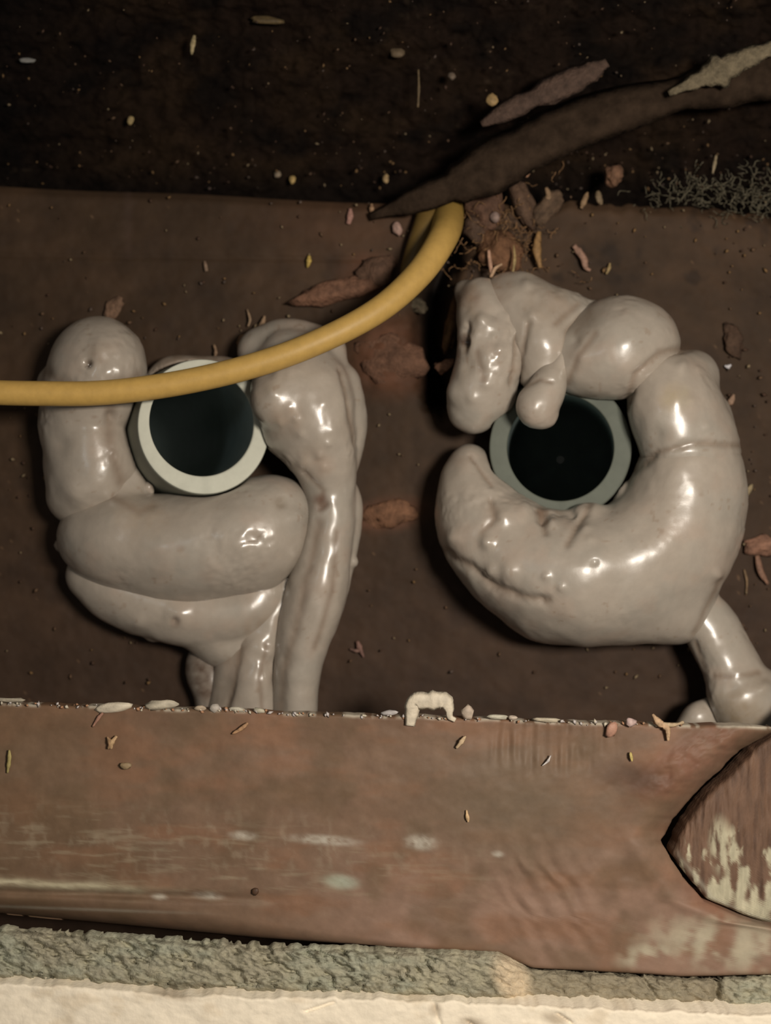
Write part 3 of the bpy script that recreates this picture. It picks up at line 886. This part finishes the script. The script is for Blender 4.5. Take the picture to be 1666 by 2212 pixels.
BARK = [  # x, y, z, rx, ry, rz, angle, colour, label
    (1052, 452, 6, 42, 52, 26, 10, (92, 62, 46), 'reddish brown bark piece right of the cable, uppermost of the pair'),
    (1078, 545, 10, 52, 42, 30, 20, (108, 70, 44), 'rust brown bark lump touching the top of the right putty ring'),
    (1030, 498, 4, 28, 30, 22, 0, (80, 58, 44), 'small brown lump between the two bark pieces'),
    (1132, 440, 4, 20, 58, 18, -20, (84, 60, 44), 'narrow upright bark strip right of the reddish bark piece'),
    (1182, 452, 4, 22, 44, 16, 38, (88, 66, 48), 'bark strip leaning right above the right putty ring'),
    (1326, 380, 10, 20, 22, 16, 0, (112, 76, 54), 'round brown crumb in the dark gap above the right putty'),
    (725, 628, 8, 92, 24, 20, -14, (112, 74, 54), 'long reddish wood flake above the yellow cable'),
    (812, 590, 8, 48, 34, 22, -30, (92, 64, 48), 'brown flake between the long reddish flake and the cable'),
    (845, 775, 6, 78, 62, 26, 20, (100, 66, 48), 'large rusty lump under the cable between the two putty seals'),
    (842, 1112, 0, 66, 30, 12, -6, (116, 76, 52), 'flat rusty smear between the two conduits'),
    (962, 790, 10, 22, 12, 10, -35, (150, 104, 78), 'orange-brown flake at the left of the right putty arm'),
    (978, 700, 10, 14, 60, 14, 12, (110, 76, 44), 'thin upright bark sliver against the right putty arm'),
    (1648, 1180, 6, 44, 20, 12, 0, (134, 92, 72), 'pinkish brown flake at the right edge beside the ring'),
    (1585, 735, 4, 22, 34, 12, -20, (74, 52, 38), 'dark brown flake right of the top of the ring'),
    (668, 640, 6, 30, 12, 9, -20, (118, 80, 60), 'pointed left tip flake beside the long reddish flake'),
    (1010, 645, -30, 30, 30, 18, 0, (58, 44, 32), 'dark crumb in the split left of the right putty'),
    (900, 660, -20, 24, 16, 14, 20, (70, 60, 44), 'grey-brown crumb in the split beneath the cable'),
    (247, 664, 6, 18, 28, 8, 30, (112, 82, 62), 'pinkish brown flake above the left putty bulb'),
    (530, 742, 14, 18, 18, 10, 0, (142, 104, 70), 'tan flake just above the cable near the left conduit'),
]
for n_, b in enumerate(BARK):
    o = lump_mesh('bark_flake', *b[:8], M_BARK, 700 + n_, .4)
    tag(o, b[8], 'bark', 'bark flakes on the brown board')

CH = (204, 192, 170)
o = blade('paint_flake', [(886, 1568, 338, 10), (890, 1538, 338, 15), (896, 1516, 340, 19), (925, 1514, 340, 21), (958, 1514, 340, 19), (970, 1530, 340, 12), (972, 1548, 338, 7), (984, 1556, 336, 5)], CH, M_CHIP, 14, .3, wn=.2)
tag(o, 'white curled flake arching on the sill edge, largest of the white flakes', 'paint flake', 'pale flakes along the sill edge')
SP = [
    (245, 1527, 334, 42, 13, 10, -3, CH, 'white elongated flake on the sill edge below the left putty'),
    (352, 1522, 332, 34, 11, 10, -4, (190, 180, 158), 'white broken flake on the sill edge left of the strands'),
    (432, 1530, 330, 14, 6, 6, 0, (170, 150, 126), 'tiny tan flake on the sill edge near the strands'),
    (463, 1530, 331, 11, 10, 8, 0, (176, 168, 158), 'small grey-white crumb at the foot of the folded strand'),
    (512, 1532, 331, 18, 6, 6, 2, (180, 174, 156), 'thin white flake at the foot of the folded strand'),
    (560, 1535, 331, 14, 6, 6, 8, (178, 172, 150), 'thin white flake between the two strand feet'),
    (22, 1512, 331, 34, 5, 6, 0, (170, 160, 140), 'thin pale strip on the sill edge at the far left'),
    (842, 1540, 332, 18, 6, 7, 0, (180, 176, 178), 'small bluish white flake left of the curled flake'),
    (1011, 1540, 336, 13, 16, 9, 0, (184, 164, 146), 'round pinkish white crumb right of the curled flake'),
    (1075, 1549, 334, 24, 6, 7, 2, (186, 182, 162), 'first thin white flake in the row right of the curled flake'),
    (1108, 1550, 334, 12, 6, 7, 0, (194, 176, 158), 'second, short white flake in the row on the sill edge'),
    (1180, 1555, 334, 30, 5, 6, 2, (180, 168, 144), 'long thin tan flake in the row on the sill edge'),
    (1322, 1576, 340, 12, 19, 7, 22, (178, 126, 104), 'salmon pink oval crumb on the sill near the tail'),
    (1363, 1560, 340, 11, 10, 7, 0, (190, 160, 156), 'pale pink crumb on the sill edge near the tail'),
    (272, 1655, 340, 14, 8, 4, 0, (150, 124, 88), 'flat tan crumb on the sill face, left half'),
    (552, 1926, 334, 8, 8, 4, 0, (84, 54, 34), 'small dark brown nail-like spot low on the sill'),
]
for n_, b in enumerate(SP):
    o = lump_mesh('paint_crumb', *b[:8], M_CHIP, 740 + n_, .3, sub=2)
    tag(o, b[8], 'crumb', 'pale crumbs on the sill')

FB = [  # points, colour, label
    ([(1410, 1543, 342, 3), (1425, 1562, 344, 8), (1442, 1574, 344, 6), (1444, 1600, 342, 4)], (188, 150, 112), 'forked tan splinter on the sill edge near the tail'),
    ([(1428, 1564, 344, 5), (1455, 1566, 344, 5), (1478, 1560, 343, 3)], (176, 150, 116), 'short pale splinter crossing the forked one'),
    ([(502, 1585, 340, 2), (520, 1575, 342, 5), (536, 1562, 341, 3)], (176, 130, 90), 'slanting orange splinter on the sill below the strands'),
    ([(232, 1592, 340, 2), (238, 1605, 342, 5), (234, 1618, 340, 2)], (170, 130, 90), 'short upright splinter on the sill, left half'),
    ([(252, 1590, 340, 3), (242, 1604, 343, 5), (240, 1618, 340, 3)], (188, 150, 106), 'second upright splinter beside it on the sill'),
    ([(200, 1570, 338, 2), (212, 1552, 338, 4), (222, 1540, 336, 3)], (160, 110, 90), 'pink thread hanging from the long white flake'),
    ([(20, 1620, 340, 2), (20, 1640, 342, 5), (16, 1670, 340, 2)], (158, 142, 80), 'yellowish splinter on the sill at the far left'),
    ([(986, 1616, 340, 3), (996, 1604, 343, 6), (1006, 1590, 340, 3)], (184, 156, 120), 'tan splinter on the sill below the round crumb'),
    ([(1008, 1750, 340, 2), (1010, 1765, 343, 5), (1012, 1776, 340, 2)], (206, 168, 120), 'bright tan splinter in the middle of the sill face'),
    ([(1172, 1654, 340, 1.5), (1184, 1644, 342, 2.5), (1190, 1632, 340, 1.5)], (196, 190, 190), 'fine curved white hair on the sill face'),
    ([(1362, 1625, 340, 2), (1364, 1635, 342, 4), (1366, 1645, 340, 1.5)], (190, 168, 90), 'tiny yellow splinter on the sill, right half'),
    ([(1240, 530, 8, 6), (1252, 545, 12, 8), (1262, 560, 14, 7), (1266, 578, 12, 6), (1276, 584, 8, 4)], (140, 102, 84), 'pink squiggly shaving on the board above the ring'),
    ([(1318, 568, 8, 2), (1316, 580, 10, 4), (1310, 592, 8, 2)], (150, 124, 76), 'small yellow splinter right of the squiggly shaving'),
    ([(752, 484, 8, 5), (756, 470, 12, 7), (757, 450, 8, 4)], (150, 104, 92), 'pink upright flake near the top edge of the board'),
    ([(802, 460, 8, 4), (803, 450, 12, 6), (803, 440, 8, 3)], (146, 108, 76), 'tan upright flake beside the pink one at the board top'),
    ([(664, 578, 8, 2), (667, 565, 12, 6), (668, 552, 8, 3)], (176, 146, 60), 'bright yellow splinter on the board above the cable'),
    ([(446, 586, 8, 4), (444, 574, 10, 5), (442, 564, 8, 3)], (120, 94, 74), 'dull tan splinter on the board, left of centre'),
    ([(1180, 405, 12, 4), (1186, 425, 16, 8), (1170, 445, 14, 6), (1156, 465, 10, 4)], (130, 100, 70), 'forked root fibre above the right putty'),
    ([(1270, 415, 10, 3), (1262, 435, 14, 7), (1256, 450, 10, 4)], (130, 100, 68), 'tan splinter standing at the board top, right half'),
    ([(1292, 412, 10, 4), (1294, 428, 14, 8), (1300, 442, 10, 3)], (112, 92, 66), 'grey-tan splinter next to the standing one'),
    ([(1165, 500, 20, 5), (1160, 540, 26, 10), (1168, 580, 22, 4)], (136, 98, 52), 'upright amber splinter above the ring'),
    ([(1110, 530, 50, 2), (1112, 560, 60, 4), (1108, 590, 60, 3)], (150, 124, 74), 'thin yellow fibre on the rust brown lump'),
    ([(1060, 600, 60, 3), (1070, 580, 62, 4), (1085, 570, 60, 3)], (176, 138, 104), 'pale curved fibre on the top of the right putty'),
    ([(1056, 540, 44, 3), (1058, 560, 50, 5), (1062, 590, 60, 3)], (180, 134, 108), 'pink upright fibre on the rust brown lump'),
    ([(552, 714, 12, 3), (566, 700, 16, 6), (572, 682, 10, 2)], (138, 108, 80), 'tan fibre above the cable near the left strand head'),
    ([(536, 705, 10, 2), (540, 690, 12, 3), (534, 668, 8, 2)], (140, 112, 84), 'fine upright fibre above the left conduit'),
    ([(464, 772, 12, 3), (466, 758, 14, 4), (462, 744, 8, 2)], (128, 98, 72), 'short tan fibre behind the cable above the left conduit'),
    ([(772, 1385, 6, 3), (778, 1402, 8, 6), (786, 1420, 6, 2)], (118, 82, 72), 'pink shred on the board right of the left strands'),
    ([(756, 1402, 6, 2), (770, 1406, 8, 4), (782, 1404, 6, 2)], (112, 80, 70), 'second pink shred crossing the first low on the board'),
    ([(1636, 1200, 10, 6), (1644, 1235, 14, 8), (1660, 1262, 10, 4)], (126, 88, 68), 'brown shred hanging from the pinkish flake at the right'),
    ([(1608, 1230, 6, 2), (1614, 1256, 8, 3), (1612, 1286, 6, 2)], (120, 92, 62), 'fine fibre on the board right of the ring'),
    ([(1614, 1072, 6, 2), (1620, 1056, 9, 6), (1626, 1046, 6, 2)], (136, 118, 84), 'tan fleck beside the right side of the ring'),
    ([(1570, 876, 6, 3), (1580, 866, 10, 8), (1586, 852, 6, 3)], (140, 108, 86), 'pinkish tan fleck right of the upper right segment'),
    ([(1566, 790, 6, 2), (1573, 792, 9, 5), (1580, 788, 6, 2)], (190, 190, 200), 'small white fleck right of the upper right segment'),
    ([(414, 118, 60, 3), (416, 98, 66, 7), (420, 76, 60, 3)], (150, 132, 92), 'pale upright splinter on the dark timber, upper left'),
    ([(904, 150, 50, 2), (905, 190, 50, 3), (903, 232, 46, 2)], (92, 74, 48), 'long thin fibre on the dark timber, top centre'),
    ([(1540, 375, 12, 2), (1544, 355, 14, 5), (1548, 335, 10, 2)], (124, 108, 80), 'pale fibre in the dark gap at the right'),
]
for n_, (pt, colr, lab) in enumerate(FB):
    o = blade('splinter', pt, colr, M_FIBRE, 800 + n_, .5)
    tag(o, lab, 'splinter', 'small splinters and fibres')

OV = [
    (858, 495, 12, 11, 17, 8, -15, (150, 116, 104), 'pale pink oval crumb beside the old cable stub'),
    (834, 386, -60, 7, 11, 6, 0, (160, 130, 84), 'tan crumb on the dark timber left of the split strip'),
    (1064, 215, 80, 13, 14, 8, 0, (156, 124, 74), 'round golden crumb on the dark timber, top centre'),
    (858, 114, 30, 16, 11, 8, 0, (92, 74, 52), 'dull oval crumb on the dark timber, top centre'),
    (1136, 372, 0, 9, 11, 7, 0, (170, 122, 90), 'salmon crumb above the reddish bark piece'),
    (1073, 400, 20, 9, 10, 7, 0, (130, 90, 72), 'small pink crumb on top of the reddish bark piece'),
    (1070, 468, 34, 12, 12, 8, 0, (132, 108, 100), 'greyish pink crumb on the reddish bark piece'),
    (600, 376, -70, 8, 8, 6, 0, (120, 104, 84), 'grey crumb on the dark timber above the board edge'),
    (632, 388, -70, 7, 10, 6, 0, (160, 130, 70), 'yellow crumb on the dark timber above the board edge'),
    (282, 260, -10, 7, 10, 6, 20, (150, 128, 80), 'tiny yellow crumb on the dark timber, left'),
    (977, 165, 40, 9, 9, 6, 0, (96, 80, 66), 'dim grey crumb on the dark timber right of the long fibre'),
    (60, 130, 30, 18, 6, 5, 0, (120, 120, 118), 'dim bluish flake on the dark timber, far left'),
    (576, 44, 60, 36, 9, 7, 4, (84, 66, 36), 'dull yellow-brown flake on the dark timber near the top'),
]
for n_, b in enumerate(OV):
    o = lump_mesh('crumb', *b[:8], M_FIBRE, 900 + n_, .3, sub=2)
    tag(o, b[8], 'crumb', 'crumbs on the timber and board')


# ---------------------------------------------------------------- uncountable grit and cobweb (stuff)
def grit(name, label, pts, cols, sizes, mat):
    V = []; F = []; C = []
    base = np.array([(1, 0, 0), (-1, 0, 0), (0, 1, 0), (0, -1, 0), (0, 0, 1), (0, 0, -1)], float)
    fc = [(0, 2, 4), (2, 1, 4), (1, 3, 4), (3, 0, 4), (2, 0, 5), (1, 2, 5), (3, 1, 5), (0, 3, 5)]
    for i, (px, py, pz) in enumerate(pts):
        r = sizes[i]; a = RNG.uniform(0, math.pi); e = RNG.uniform(.5, 2.0)
        b = base * (1 + RNG.uniform(-.3, .3, (6, 1)))
        u_ = b[:, 0] * r * e; v_ = b[:, 1] * r
        q = P(px + u_ * math.cos(a) - v_ * math.sin(a), py + u_ * math.sin(a) + v_ * math.cos(a), pz + b[:, 2] * r * .7)
        n0 = 6 * i
        V.append(q); F += [tuple(n0 + k for k in t) for t in fc]; C.append(np.tile(cols[i], (6, 1)))
    o = mesh(name, np.vstack(V), F, mat, None, np.vstack(C), smooth=True)
    return tag(o, label, 'grit', kind='stuff')


pal = np.array([S(110, 84, 62), S(140, 108, 70), S(96, 80, 70), S(150, 130, 100), S(84, 60, 44)])
pts = []
while len(pts) < 420:
    a, b = RNG.uniform(-50, 1720), RNG.uniform(-40, 410)
    if RNG.uniform() < .25 + .75 * (b > 330) * (a > 1000) + .3 * (b > 300):
        pts.append((a, b, -110 - (b - 420) * .42 + 30))
pts = np.array(pts)
grit('dust_crumbs', 'scattered pale crumbs over the dark underside', pts, pal[RNG.integers(0, 5, len(pts))] * .45, RNG.uniform(1.2, 4.0, len(pts)), M_FIBRE)
pts = []
while len(pts) < 420:
    a, b = RNG.uniform(-50, 1720), RNG.uniform(420, 1500)
    w_ = .12 + .9 * math.exp(-((a - 1050) / 260) ** 2 - ((b - 520) / 160) ** 2) + .5 * math.exp(-((b - 700) / 60) ** 2) * (a < 700) + .4 * (a > 1560) + .6 * math.exp(-((a - 60) / 40) ** 2) * (700 < b < 1100)
    if RNG.uniform() < w_ and not bool(board_hole(np.array([a]), np.array([b]))[0]):
        pts.append((a, b, 8))
pts = np.array(pts)
grit('wood_crumbs', 'small brown and pink crumbs stuck to the brown board', pts, pal[RNG.integers(0, 5, len(pts))] * .6, RNG.uniform(1.5, 4.5, len(pts)), M_FIBRE)
pts = []
for _ in range(160):
    a = RNG.uniform(0, 1480)
    pts.append((a, float(sill_top(np.array(a))) + RNG.normal(2, 2.2), 331 + RNG.uniform(0, 3)))
pts = np.array(pts)
pw = np.array([S(190, 180, 160), S(160, 120, 90), S(180, 172, 168)])
grit('paint_crumbs', 'fine white and tan crumbs in a line along the sill edge', pts, pw[RNG.integers(0, 3, len(pts))], RNG.uniform(1.5, 4.2, len(pts)), M_CHIP)


def fuzz(name, label, n, gen, color, r):
    V = []; F = []; C = []; off = 0
    for i in range(n):
        p = gen()
        a = RNG.uniform(0, 2 * math.pi); l = RNG.uniform(14, 48)
        k = 7; q = np.zeros((k, 3)); q[0] = p
        for j in range(1, k):
            a += RNG.normal(0, .6)
            q[j] = q[j - 1] + (math.cos(a) * l / k, math.sin(a) * l / k, RNG.normal(0, 3))
        for j in range(k):
            for t in range(3):
                th = t * 2.094
                V.append(P(q[j, 0] + r * math.cos(th), q[j, 1] + r * math.sin(th), q[j, 2] + r * math.sin(th * 2)))
        for j in range(k - 1):
            for t in range(3):
                F.append((off + j * 3 + t, off + j * 3 + (t + 1) % 3, off + (j + 1) * 3 + (t + 1) % 3, off + (j + 1) * 3 + t))
        off += 3 * k
    o = mesh(name, np.array(V), F, M_FIBRE, None, np.zeros((len(V), 3)) + S(*color))
    return tag(o, label, 'cobweb', kind='stuff')


def g1():
    while True:
        a, b = RNG.uniform(1360, 1740), RNG.normal(420, 26)
        if RNG.uniform() < sm(1340, 1640, a) + .1: return (a, b, RNG.uniform(-10, 22))


fuzz('cobweb', 'grey-green fluffy cobweb along the board top at the right edge', 300, g1, (88, 82, 66), 1.1)
fuzz('root_fibres', 'tangle of fine brown fibres around the bark above the right ring', 150,
     lambda: (RNG.normal(1085, 60), RNG.normal(520, 60), RNG.uniform(6, 34)), (120, 90, 60), 1.0)
